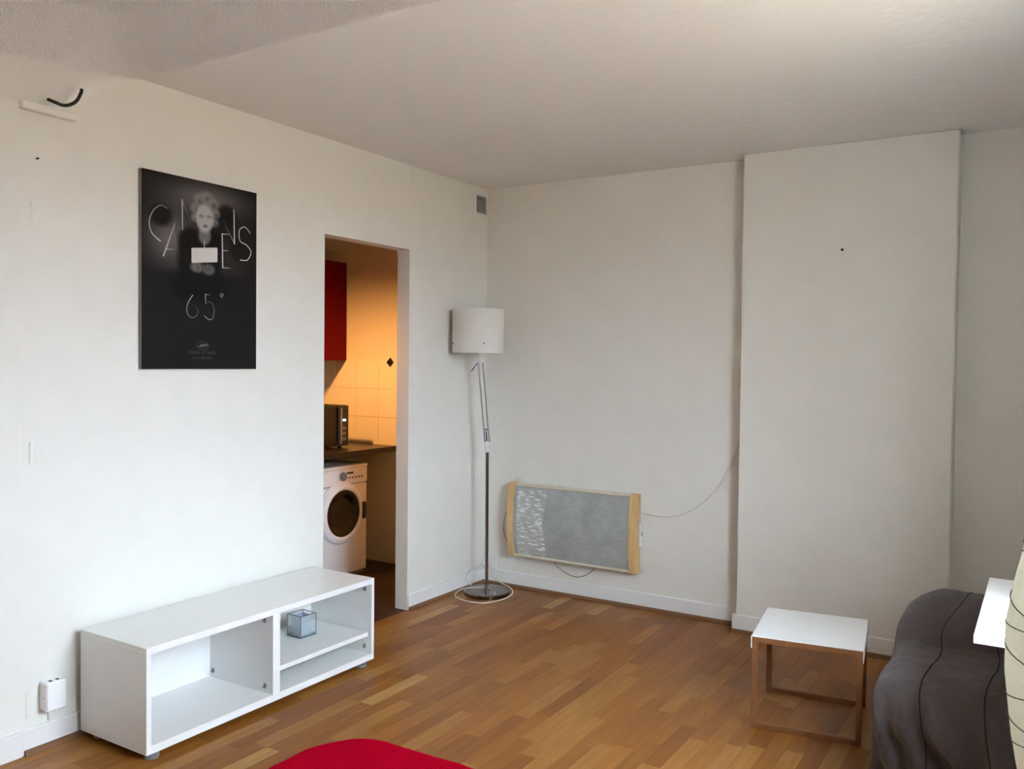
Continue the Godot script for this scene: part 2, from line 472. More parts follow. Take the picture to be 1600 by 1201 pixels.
# ------------------------------------------------------------------ room shell
func build_room() -> void:
	# left wall with the doorway to the kitchen; its nearest stretch stands 8 mm proud
	var st := begin()
	bx(st, Vector3(-0.088, -0.15, -0.2), Vector3(0, H, 0.779), 0.001)
	bx(st, Vector3(-0.088, 2.03, 0.779), Vector3(0, H, 1.445), 0.001)
	bx(st, Vector3(-0.088, -0.15, 1.445), Vector3(0, H, ZB + 0.15), 0.001)
	bx(st, Vector3(-0.01, 0, 2.936), Vector3(0.007, 2.3, ZB), 0.001)
	var wl := struct("wall_left", st, M.wall)
	for hy in [[1.862, 1.951, 2.889], [1.028, 1.107, 2.896], [0.126, 0.222, 2.910]]:
		var hg := obj("painted_hinge", tube(begin(), [Vector3(-0.004, hy[0], hy[2]), Vector3(-0.004, hy[1], hy[2])], 0.0085, 14), M.wall, wl)
		hg.set_meta("label", "slim hinge barrel painted over in wall white")
	# back wall, a slightly raised stretch of plaster, the chimney breast and the alcove behind
	st = begin()
	bx(st, Vector3(-0.088, -0.15, -0.15), Vector3(W + 0.15, H, 0), 0.001)
	bx(st, Vector3(0.236, 0, -0.01), Vector3(1.75, H, 0.004), 0.003)
	struct("wall_back", st, M.wall)
	struct("wall_chimney", bx(begin(), Vector3(1.677, 0, -0.01), Vector3(2.678, H, 0.121), 0.006), M.wall)
	# right wall with two windows, wall behind the camera
	st = begin()
	var wins := [[1.92, 3.15]]
	var y0 := 0.76
	var y1 := 2.28
	var zz := -0.15
	for w in wins:
		bx(st, Vector3(W, -0.15, zz), Vector3(W + 0.45, H, w[0]), 0.001)
		bx(st, Vector3(W, -0.15, w[0]), Vector3(W + 0.45, y0, w[1]), 0.001)
		bx(st, Vector3(W, y1, w[0]), Vector3(W + 0.45, H, w[1]), 0.001)
		zz = w[1]
	bx(st, Vector3(W, -0.15, zz), Vector3(W + 0.45, H, ZB + 0.15), 0.001)
	struct("wall_right", st, M.wall)
	struct("wall_front", bx(begin(), Vector3(-0.088, -0.15, ZB), Vector3(W, H, ZB + 0.15), 0.001), M.wall)
	var k := 1
	for w in wins:
		var fr := begin()
		var xf := W + 0.34
		bx(fr, Vector3(xf, y0, w[0]), Vector3(xf + 0.05, y0 + 0.05, w[1]), 0.004)
		bx(fr, Vector3(xf, y1 - 0.05, w[0]), Vector3(xf + 0.05, y1, w[1]), 0.004)
		for z in [w[0], w[1] - 0.05, (w[0] + w[1]) * 0.5 - 0.035]:
			bx(fr, Vector3(xf, y0, z), Vector3(xf + 0.05, y1, z + (0.07 if z > w[0] and z < w[1] - 0.05 else 0.05)), 0.004)
		var wn := struct("window_%d" % k, fr, M.trim)
		for s in [[w[0] + 0.05, (w[0] + w[1]) * 0.5 - 0.035], [(w[0] + w[1]) * 0.5 + 0.035, w[1] - 0.05]]:
			obj("pane", bx(begin(), Vector3(xf + 0.022, y0 + 0.05, s[0]), Vector3(xf + 0.026, y1 - 0.05, s[1]), 0.0005), M.pane, wn)
		obj("sill", bx(begin(), Vector3(W - 0.02, y0 - 0.03, w[0] - 0.03), Vector3(W + 0.36, y0, w[1] + 0.03), 0.004), M.trim, wn)
		k += 1
	# ceiling over the room and the kitchen, roughcast over its near half
	var cl := struct("ceiling", bx(begin(), Vector3(-1.75, H, -0.2), Vector3(W + 0.45, H + 0.15, ZB + 0.15), 0.001), M.ceil)
	var g: Array = []
	for i in 60:
		var row: Array = []
		var x := 0.15 + (W - 0.15) * i / 59.0
		var ze := 2.458 + rng.randf_range(-0.006, 0.006)
		row.append(Vector3(x, H, ze)); row.append(Vector3(x, H - 0.003, ze + 0.012)); row.append(Vector3(x, H - 0.004, ze + 0.05)); row.append(Vector3(x, H - 0.004, ZB))
		g.append(row)
	obj("roughcast", sheet(g, Vector3.DOWN), M.crepi, cl).set_meta("label", "pebbly roughcast plaster")
	# coved plaster strip between the left wall and the ceiling, dying away where the roughcast ends
	g = []
	var g2: Array = []
	for i in 40:
		var z := ZB - 0.005 if i == 0 else lerpf(3.4, 2.46, (i - 1) / 38.0)
		var s := 0.217 * smoothstep(2.40, 2.90, z) + 0.001
		var row: Array = []
		var row2: Array = []
		for j in 13:
			var t := j / 12.0
			var th := t * PI * 0.5
			var soft := lerpf(1.0, 0.45, smoothstep(2.74, 2.92, z))
			var c := Vector2(2.2 * s * t, H - s * (1.0 - t)).lerp(Vector2(2.2 * s * (1.0 - cos(th)), H - s * (1.0 - sin(th))), soft)
			row.append(Vector3(c.x, c.y, z))
			if j >= 5:
				var e := 0.003 * smoothstep(5.0, 6.0, j)
				row2.append(Vector3(c.x + e, c.y - e + (rng.randf_range(-0.003, 0.003) if j == 5 else 0.0), z))
		g.append(row)
		if z > 2.48:
			g2.append(row2)
	var cv := struct("trim_1", sheet(g, Vector3(1, -1, 0)), M.ceil, "coved plaster strip under the ceiling")
	obj("roughcast", sheet(g2, Vector3(1, -1, 0)), M.crepi, cv)
	# floor: oak strips on a dark base
	build_floor()
	# baseboards and the small oak quarter rounds at their feet
	var bb := func(called: String, a: Vector3, b: Vector3, n: Vector3, h: float) -> void:
		var lo := Vector3(minf(a.x, b.x), 0.0, minf(a.z, b.z))
		var hi := Vector3(maxf(a.x, b.x), h, maxf(a.z, b.z))
		var off := n * 0.012
		lo += Vector3(minf(off.x, 0), 0, minf(off.z, 0)); hi += Vector3(maxf(off.x, 0), 0, maxf(off.z, 0))
		struct(called, bx(begin(), lo, hi, 0.003), M.trim)
	var qr := func(called: String, a: Vector3, b: Vector3, n: Vector3) -> void:
		var st2 := begin()
		var prof: Array = [Vector2(0, 0)]
		for i in 7:
			var t := PI * 0.5 * i / 6.0
			prof.append(Vector2(0.017 * cos(t), 0.019 * sin(t)))
		var d := (b - a).normalized()
		prism(st2, prof, func(p: Vector2, s: float) -> Vector3: return a + d * s + n * (p.x + 0.012) + Vector3.UP * p.y, 0.0, a.distance_to(b))
		struct(called, st2, M.quarter)
	bb.call("baseboard_left", Vector3(0, 0, 0.012), Vector3(0, 0, 0.779), Vector3(1, 0, 0), 0.09)
	bb.call("baseboard_left_middle", Vector3(0, 0, 1.445), Vector3(0, 0, 2.936), Vector3(1, 0, 0), 0.09)
	bb.call("baseboard_left_near", Vector3(0.007, 0, 2.936), Vector3(0.007, 0, ZB), Vector3(1, 0, 0), 0.09)
	bb.call("baseboard_back", Vector3(0.0, 0, 0.004), Vector3(1.677, 0, 0.004), Vector3(0, 0, 1), 0.095)
	bb.call("baseboard_chimney", Vector3(1.66, 0, 0.121), Vector3(2.69, 0, 0.121), Vector3(0, 0, 1), 0.095)
	bb.call("baseboard_alcove", Vector3(2.69, 0, 0), Vector3(W, 0, 0), Vector3(0, 0, 1), 0.095)
	qr.call("trim_2", Vector3(0, 0, 0.012), Vector3(0, 0, 0.779), Vector3(1, 0, 0))
	qr.call("trim_3", Vector3(0, 0, 1.445), Vector3(0, 0, 2.93), Vector3(1, 0, 0))
	qr.call("trim_4", Vector3(0.03, 0, 0.004), Vector3(1.66, 0, 0.004), Vector3(0, 0, 1))
	qr.call("trim_5", Vector3(1.66, 0, 0.121), Vector3(2.70, 0, 0.121), Vector3(0, 0, 1))

func build_floor() -> void:
	var fl := struct("floor", bx(begin(), Vector3(0, -0.15, 0), Vector3(W, -0.012, ZB), 0.001), M.floor_base)
	var rest := begin()
	var many: Array = []
	var wd := 0.0665
	var row := 0
	var x := 0.001
	while x < W - 0.01:
		var w := minf(wd, W - x)
		var z := -rng.randf_range(0.0, 0.4)
		while z < ZB:
			var l: float = [0.30, 0.38, 0.43, 0.47, 0.50][rng.randi() % 5]
			var a := maxf(z, 0.002)
			var b := minf(z + l, ZB)
			z += l
			if b - a > 0.02:
				many.append([x, w, a, b, rng.randi()])
		x += w
		row += 1
	var seen: Array = []
	for s in many:
		var vis := false
		for c in [Vector3(s[0], 0, s[2]), Vector3(s[0] + s[1], 0, s[2]), Vector3(s[0], 0, s[3]), Vector3(s[0] + s[1], 0, s[3])]:
			var p: Vector3 = cam.transform.affine_inverse() * c
			var u := 800.0 + 1343.4 * p.x / -p.z
			var v := 600.5 - 1343.4 * p.y / -p.z
			if p.z < 0.0 and u > -10 and u < 1610 and v < 1210 and not (c.x < 0.42 and c.z > 1.58 and c.z < 2.72) and c.x < 2.72:
				vis = true
		if vis and seen.size() < 300:
			seen.append(s)
		else:
			plank(rest, s)
	for s in seen:
		var r: int = s[4]
		var pick := r % 23
		var tone: int = 7 if pick == 0 else (4 if pick < 3 else (pick % 7))
		obj("floor_strip", plank(begin(), s), M.strips[tone], fl)
	obj("floor_strip_field", rest, M.strips[0], fl).set_meta("kind", "stuff")

func plank(st: SurfaceTool, s: Array) -> SurfaceTool:
	var g := 0.0002
	var e := 0.0005
	var x0: float = s[0] + g
	var x1: float = s[0] + s[1] - g
	var z0: float = s[2] + g
	var z1: float = s[3] - g
	var off := Vector2((s[4] % 97) / 97.0, (s[4] % 61) / 61.0)
	var U := func(p: Vector3) -> Vector2: return Vector2(p.x * 9.0, p.z * 0.9) + off
	var Q := func(a: Vector3, b: Vector3, c: Vector3, d: Vector3, n: Vector3) -> void:
		tri(st, a, b, c, n, n, n, U.call(a), U.call(b), U.call(c))
		tri(st, a, c, d, n, n, n, U.call(a), U.call(c), U.call(d))
	var t := [Vector3(x0 + e, 0, z0 + e), Vector3(x1 - e, 0, z0 + e), Vector3(x1 - e, 0, z1 - e), Vector3(x0 + e, 0, z1 - e)]
	var m := [Vector3(x0, -e, z0), Vector3(x1, -e, z0), Vector3(x1, -e, z1), Vector3(x0, -e, z1)]
	var lo := [Vector3(x0, -0.012, z0), Vector3(x1, -0.012, z0), Vector3(x1, -0.012, z1), Vector3(x0, -0.012, z1)]
	Q.call(t[0], t[1], t[2], t[3], Vector3.UP)
	var ns := [Vector3(0, 0, -1), Vector3(1, 0, 0), Vector3(0, 0, 1), Vector3(-1, 0, 0)]
	for i in 4:
		var j := (i + 1) % 4
		Q.call(t[i], t[j], m[j], m[i], (ns[i] + Vector3.UP).normalized())
		Q.call(m[i], m[j], lo[j], lo[i], ns[i])
	return st

# ------------------------------------------------------------------ kitchen behind the doorway
func build_kitchen() -> void:
	var we := struct("wall_kitchen_end", bx(begin(), Vector3(-1.70, -0.15, -0.2), Vector3(-0.088, H, -0.054), 0.001), M.kitchen_wall)
	obj("grout", bx(begin(), Vector3(-1.55, 0.81, -0.056), Vector3(-0.09, 1.412, -0.0525), 0.0005), M.grout, we)
	for r in 3:
		for c in 8:
			var xa := -1.555 + 0.2065 * c
			var xb := minf(xa + 0.2065, -0.09)
			var yb := 1.412 - 0.2 * r
			xa = maxf(xa, -1.549)
			if xb - xa > 0.01:
				var tl := obj("tile", bx(begin(), Vector3(-0.5 * (xb - xa) + 0.001, -0.099, -0.003), Vector3(0.5 * (xb - xa) - 0.001, 0.099, 0.003), 0.0012), M.tile, we)
				tl.position = Vector3((xa + xb) * 0.5, yb - 0.1, -0.0515)
				tl.rotation = Vector3(rng.randf_range(-0.004, 0.004), rng.randf_range(-0.004, 0.004), 0)
	var di := obj("diamond_tile", bx(begin(), Vector3(-0.023, -0.023, -0.004), Vector3(0.023, 0.023, 0.004), 0.001), mat(Color(0.12, 0.05, 0.03), 0.3), we)
	di.position = Vector3(-0.829, 1.397, -0.048)
	di.rotation.z = PI / 4
	di.set_meta("label", "small dark brown diamond inset")
	struct("wall_kitchen_rear", bx(begin(), Vector3(-1.70, -0.15, -0.054), Vector3(-1.55, H, 2.6), 0.001), M.kitchen_wall)
	struct("wall_kitchen_side", bx(begin(), Vector3(-1.70, -0.15, 2.6), Vector3(-0.088, H, 2.75), 0.001), M.kitchen_wall)
	var kf := struct("floor_kitchen", bx(begin(), Vector3(-1.55, -0.15, -0.054), Vector3(0, -0.011, 2.6), 0.001), M.kitchen_floor)
	for i in 5:
		for j in 9:
			var a := Vector3(-1.55 + 0.31 * i, -0.012, -0.054 + 0.295 * j)
			obj("floor_tile", bx(begin(), a + Vector3(0.001, 0, 0.001), Vector3(minf(a.x + 0.309, -0.001), -0.002, a.z + 0.294), 0.001), M.kitchen_floor, kf)

	var t := thing("worktop", "dark brown kitchen worktop running above the washing machine", "worktop")
	obj("slab", bx(begin(), Vector3(-1.548, 0.786, -0.045), Vector3(-0.76, 0.822, 1.75), 0.003), M.counter, t)
	obj("edge_band", bx(begin(), Vector3(-0.762, 0.787, -0.045), Vector3(-0.757, 0.821, 1.75), 0.001), mat(Color(0.1, 0.07, 0.06), 0.4), t)
	for z in [0.90, 1.72]:
		obj("support_panel", bx(begin(), Vector3(-1.54, -0.002, z), Vector3(-0.80, 0.786, z + 0.018), 0.001), M.trim, t)

	# compact front loader
	t = thing("washing_machine", "compact white front-loading washing machine under the dark kitchen worktop", "washing machine", Vector3(-0.80, -0.002, 0.475))
	var w: Material = M.white
	obj("body", bx(begin(), Vector3(-0.44, 0.02, -0.26), Vector3(0, 0.60, 0.26), 0.008), w, t)
	obj("control_panel", bx(begin(), Vector3(-0.44, 0.604, -0.26), Vector3(0.004, 0.705, 0.26), 0.008), w, t)
	obj("lid", bx(begin(), Vector3(-0.45, 0.705, -0.262), Vector3(0.006, 0.728, 0.262), 0.006), w, t)
	obj("drawer", bx(begin(), Vector3(0.0, 0.625, 0.10), Vector3(0.008, 0.695, 0.25), 0.003), w, t)
	obj("knob", lathe(begin(), [Vector2(0.028, 0.0), Vector2(0.028, 0.012), Vector2(0.022, 0.02), Vector2(0, 0.02)], Vector3(0.004, 0.66, -0.02), 24, 0), M.grey, t)
	for i in 5:
		obj("button", bx(begin(), Vector3(0.003, 0.64, -0.09 - 0.03 * i), Vector3(0.008, 0.652, -0.075 - 0.03 * i), 0.001), M.grey, t)
	obj("indicator_strip", bx(begin(), Vector3(0.003, 0.672, -0.12), Vector3(0.005, 0.684, -0.06), 0.0005), M.dark, t)
	var ring := [Vector2(0.133, 0.0), Vector2(0.200, 0.0), Vector2(0.202, 0.012), Vector2(0.19, 0.03), Vector2(0.165, 0.04), Vector2(0.152, 0.036), Vector2(0.148, 0.02), Vector2(0.133, 0.0)]
	obj("door_ring", lathe(begin(), ring, Vector3(0.0, 0.428, 0.0), 56, 0), M.white_edge, t)
	var gl := obj("door_glass", lathe(begin(), [Vector2(0.155, 0.028), Vector2(0.13, 0.020), Vector2(0.10, 0.004), Vector2(0.06, 0.0), Vector2(0, -0.001)], Vector3(0.004, 0.428, 0.0), 48, 0), M.black, t)
	gl.set_meta("label", "dark round porthole glass")
	obj("door_handle", bx(begin(), Vector3(0.02, 0.37, -0.21), Vector3(0.045, 0.48, -0.172), 0.008), M.dark, t)
	obj("plinth", bx(begin(), Vector3(-0.43, 0.0, -0.25), Vector3(-0.01, 0.02, 0.25), 0.002), M.grey, t)

	t = thing("microwave_oven", "black microwave oven with a steel handle on the kitchen worktop", "microwave", Vector3(-0.95, 0.822, 0.46))
	obj("body", bx(begin(), Vector3(-0.34, 0.012, -0.225), Vector3(-0.012, 0.285, 0.225), 0.006), M.dark, t)
	obj("door", bx(begin(), Vector3(-0.012, 0.014, -0.125), Vector3(0, 0.283, 0.225), 0.003), M.black, t)
	obj("control_panel", bx(begin(), Vector3(-0.012, 0.014, -0.225), Vector3(0, 0.283, -0.128), 0.003), mat(Color(0.16, 0.15, 0.14), 0.3), t)
	var hd := obj("handle", bx(begin(), Vector3(0.012, 0.03, -0.142), Vector3(0.024, 0.27, -0.126), 0.004), M.metal, t)
	hd.set_meta("label", "brushed steel vertical handle")
	var dm := mat(Color(0.1, 0.2, 0.25), 0.3)
	dm.emission_enabled = true
	dm.emission = Color(0.5, 0.85, 1.0)
	dm.emission_energy_multiplier = 0.55
	obj("display_light", bx(begin(), Vector3(-0.001, 0.18, -0.195), Vector3(0.002, 0.192, -0.170), 0.0005), dm, t)
	for i in 3:
		obj("button", bx(begin(), Vector3(-0.001, 0.05 + 0.035 * i, -0.20), Vector3(0.003, 0.07 + 0.035 * i, -0.165), 0.001), M.grey, t)
	for s in [[-0.3, -0.19], [-0.3, 0.19], [-0.05, -0.19], [-0.05, 0.19]]:
		obj("foot", lathe(begin(), [Vector2(0, 0), Vector2(0.014, 0), Vector2(0.014, 0.012), Vector2(0, 0.012)], Vector3(s[0], 0, s[1]), 12), M.dark, t)

	t = thing("wall_cabinet", "glossy dark red kitchen wall cabinet above the microwave", "cabinet", Vector3(-1.55, 1.405, -0.05))
	obj("body", bx(begin(), Vector3(0.002, 0, 0.0), Vector3(0.292, 0.70, 1.2), 0.002), M.red_gloss, t)
	for i in 2:
		obj("door", bx(begin(), Vector3(0.294, 0.001, 0.001 + 0.6 * i), Vector3(0.312, 0.699, 0.598 + 0.6 * i), 0.002), M.red_gloss, t)

	# warm kitchen lamp: an opaque cup over a glowing bulb
	t = thing("kitchen_lamp", "warm glowing kitchen pendant lamp hung in an opaque cup", "lamp", Vector3(-0.86, 1.88, 1.1))
	obj("cup", lathe(begin(), [Vector2(0.088, -0.016), Vector2(0.085, 0.05), Vector2(0.05, 0.11), Vector2(0.012, 0.13), Vector2(0.012, 0.125), Vector2(0.045, 0.105), Vector2(0.08, 0.05), Vector2(0.085, -0.016)], Vector3.ZERO, 32), M.dark, t)
	obj("cord", tube(begin(), [Vector3(0, 0.12, 0), Vector3(0, 0.619, 0)], 0.003, 6), M.dark, t)
	var bm := mat(Color(1, 0.85, 0.6), 0.5)
	bm.emission_enabled = true
	bm.emission = Color(1.0, 0.62, 0.26)
	bm.emission_energy_multiplier = 0.3
	obj("bulb", lathe(begin(), [Vector2(0, -0.03), Vector2(0.02, -0.022), Vector2(0.03, 0.0), Vector2(0.02, 0.03), Vector2(0.012, 0.06), Vector2(0, 0.06)], Vector3.ZERO, 20), bm, t)
	var li := SpotLight3D.new()
	li.name = "bulb_light"
	li.spot_angle = 80.0
	li.spot_angle_attenuation = 1.0
	li.basis = Basis.looking_at(Vector3(0.03, -0.42, -1.0))
	li.light_color = Color(1.0, 0.70, 0.38)
	li.light_energy = KITCHEN
	li.spot_range = 8.0
	li.spot_attenuation = 2.0
	li.light_size = 0.03
	li.shadow_enabled = true
	t.add_child(li, true)

# ------------------------------------------------------------------ things in the room
func build_bench() -> void:
	var t := thing("tv_bench", "long low white open television bench against the left wall", "tv bench", Vector3(0.035, 0, 1.55))
	var D := 0.39
	var L := 1.185
	var w: Material = M.white
	obj("top_panel", bx(begin(), Vector3(0, 0.379, 0), Vector3(D, 0.404, L), 0.0015), w, t)
	obj("bottom_panel", bx(begin(), Vector3(0, 0.028, 0), Vector3(D, 0.057, L), 0.0015), w, t)
	obj("side_panel", bx(begin(), Vector3(0, 0.057, 0), Vector3(D, 0.379, 0.018), 0.001), w, t)
	obj("side_panel", bx(begin(), Vector3(0, 0.057, L - 0.020), Vector3(D, 0.379, L), 0.001), w, t)
	obj("divider", bx(begin(), Vector3(0.004, 0.057, 0.574), Vector3(D, 0.379, 0.612), 0.001), w, t)
	obj("back_panel", bx(begin(), Vector3(0.002, 0.057, 0.018), Vector3(0.008, 0.379, L - 0.02), 0.001), w, t)
	obj("shelf", bx(begin(), Vector3(0.008, 0.138, 0.028), Vector3(D - 0.012, 0.158, 0.572), 0.001), w, t)
	for s in [[0.05, 0.05], [0.05, L - 0.05], [D - 0.035, 0.05], [D - 0.035, L - 0.045]]:
		var f := obj("foot", lathe(begin(), [Vector2(0, 0.0), Vector2(0.024, 0), Vector2(0.026, 0.008), Vector2(0.026, 0.014), Vector2(0.018, 0.018), Vector2(0.018, 0.028), Vector2(0, 0.028)], Vector3(s[0], 0, s[1]), 24), M.grey, t)
		f.set_meta("label", "round grey plastic foot")
	for p in [[0.345, 0.085, 0.612], [0.343, 0.352, 0.612], [0.03, 0.085, 0.612], [0.35, 0.086, 0.018], [0.35, 0.352, 0.018]]:
		var st := begin()
		bx(st, Vector3(p[0] - 0.006, p[1] - 0.010, p[2]), Vector3(p[0] + 0.006, p[1] + 0.010, p[2] + 0.004), 0.001)
		tube(st, [Vector3(p[0], p[1], p[2]), Vector3(p[0] + 0.002, p[1], p[2] + 0.012)], 0.0055, 12)
		obj("hinge_plate", st, M.metal, t).set_meta("label", "small steel hinge plate")
	# votive
	t = thing("candle_holder", "small square clear glass candle holder on the bench shelf", "candle holder", Vector3(0.192, 0.158, 1.778), -0.06)
	var s := 0.046
	var gs := begin()
	for k in 4:
		var xf := Transform3D(Basis(Vector3.UP, PI / 2 * k), Vector3.ZERO)
		bx(gs, Vector3(-s, 0.0, s - 0.005), Vector3(s - 0.0051, 0.100, s), 0.0012, xf)
	bx(gs, Vector3(-s + 0.0051, 0, -s + 0.0051), Vector3(s - 0.0051, 0.012, s - 0.0051), 0.001)
	var gb := obj("glass_box", gs, M.glass, t)
	var ge := begin()
	for k in 4:
		var xf := Transform3D(Basis(Vector3.UP, PI / 2 * k), Vector3.ZERO)
		bx(ge, Vector3(s - 0.0035, 0.001, s - 0.0035), Vector3(s + 0.0006, 0.1, s + 0.0006), 0.001, xf)
		bx(ge, Vector3(-s + 0.0036, 0.0975, s - 0.0045), Vector3(s - 0.0036, 0.1005, s + 0.0004), 0.0008, xf)
		bx(ge, Vector3(-s + 0.0036, 0.001, s - 0.003), Vector3(s - 0.0036, 0.009, s + 0.0004), 0.0008, xf)
	obj("edge", ge, M.glass_edge, gb).set_meta("label", "darker rims and corners of the glass")
	var cup := begin()
	var c := 0.031
	for k in 4:
		var xf := Transform3D(Basis(Vector3.UP, PI / 2 * k), Vector3.ZERO)
		bx(cup, Vector3(-c, 0.0125, c - 0.003), Vector3(c - 0.0031, 0.092, c), 0.001, xf)
	bx(cup, Vector3(-c + 0.0031, 0.0125, -c + 0.0031), Vector3(c - 0.0031, 0.05, c - 0.0031), 0.001)
	obj("inner_cup", cup, M.silver, t).set_meta("label", "silvery painted inner cup")
	obj("candle", lathe(begin(), [Vector2(0, 0.05), Vector2(0.02, 0.05), Vector2(0.02, 0.066), Vector2(0, 0.066)], Vector3.ZERO, 20), M.dark, t)

func build_poster() -> void:
	var z0 := 1.896
	var z1 := 2.472
	var y0 := 1.3636
	var y1 := 2.15
	var t := thing("poster", "black and white film festival poster on a thick panel left of the doorway", "poster", Vector3(0.0, (y0 + y1) / 2, (z0 + z1) / 2))
	var hz := (z1 - z0) / 2
	var hy := (y1 - y0) / 2
	obj("panel", bx(begin(), Vector3(0.003, -hy, -hz), Vector3(0.0195, hy, hz), 0.001), mat(Color(0.55, 0.53, 0.51), 0.7), t)
	var st := begin()
	var n := Vector3(1, 0, 0)
	var q := [Vector3(0.0203, hy, hz), Vector3(0.0203, hy, -hz), Vector3(0.0203, -hy, -hz), Vector3(0.0203, -hy, hz)]
	tri(st, q[0], q[1], q[2], n, n, n, Vector2(0, 0), Vector2(1, 0), Vector2(1, 1))
	tri(st, q[0], q[2], q[3], n, n, n, Vector2(0, 0), Vector2(1, 1), Vector2(0, 1))
	for e in [[0, 1, Vector3.UP], [2, 3, Vector3.DOWN], [1, 2, Vector3(0, 0, -1)], [3, 0, Vector3(0, 0, 1)]]:
		var a: Vector3 = q[e[0]]
		var b: Vector3 = q[e[1]]
		var d := Vector3(-0.0008, 0, 0)
		tri(st, a, b, b + d, e[2], e[2], e[2], Vector2(0.5, 0.99), Vector2(0.5, 0.99), Vector2(0.5, 0.99))
		tri(st, a, b + d, a + d, e[2], e[2], e[2], Vector2(0.5, 0.99), Vector2(0.5, 0.99), Vector2(0.5, 0.99))
	var pm := mat(Color(1, 1, 1), 0.42)
	pm.albedo_texture = poster_texture()
	pm.metallic_specular = 0.3
	obj("print", st, pm, t)
	var font := SystemFont.new()
	font.font_names = PackedStringArray(["Droid Sans"])
	for ln in [["FESTIVAL DE CANNES", 0.913, 0.011], ["16-27 MAI 2012", 0.942, 0.011]]:
		var tm := TextMesh.new()
		tm.text = ln[0]
		tm.font = font
		tm.font_size = 32
		tm.pixel_size = ln[2] / 24.0
		tm.depth = 0.0004
		var o := obj("printed_line", tm, mat(Color(0.25, 0.24, 0.235), 0.6), t)
		o.rotation.y = PI / 2
		o.position = Vector3(0.0206, hy - ln[1] * 2 * hy, 0.0)

func build_vent() -> void:
	var t := thing("vent_grille", "small square louvred air vent high in the left wall corner", "vent", Vector3(0.0, 2.392, 0.082))
	obj("frame", frame_box(0.0, 0.012, 0.068, 0.066, 0.011), M.trim, t)
	obj("backing", bx(begin(), Vector3(0.0005, -0.06, -0.06), Vector3(0.002, 0.06, 0.06), 0.0003), M.grey, t)
	for i in 8:
		var y := -0.049 + 0.014 * i
		obj("slat", bx(begin(), Vector3(-0.006, -0.001, -0.057), Vector3(0.006, 0.001, 0.057), 0.0004, Transform3D(Basis(Vector3(0, 0, 1), -0.7), Vector3(0.0075, y, 0))), mat(Color(0.74, 0.74, 0.69), 0.5), t)

func frame_box(x0: float, x1: float, hz: float, hy: float, w: float) -> SurfaceTool:
	var st := begin()
	bx(st, Vector3(x0, hy - w, -hz), Vector3(x1, hy, hz), 0.002)
	bx(st, Vector3(x0, -hy, -hz), Vector3(x1, -hy + w, hz), 0.002)
	bx(st, Vector3(x0, -hy + w, -hz), Vector3(x1, hy - w, -hz + w), 0.002)
	bx(st, Vector3(x0, -hy + w, hz - w), Vector3(x1, hy - w, hz), 0.002)
	return st

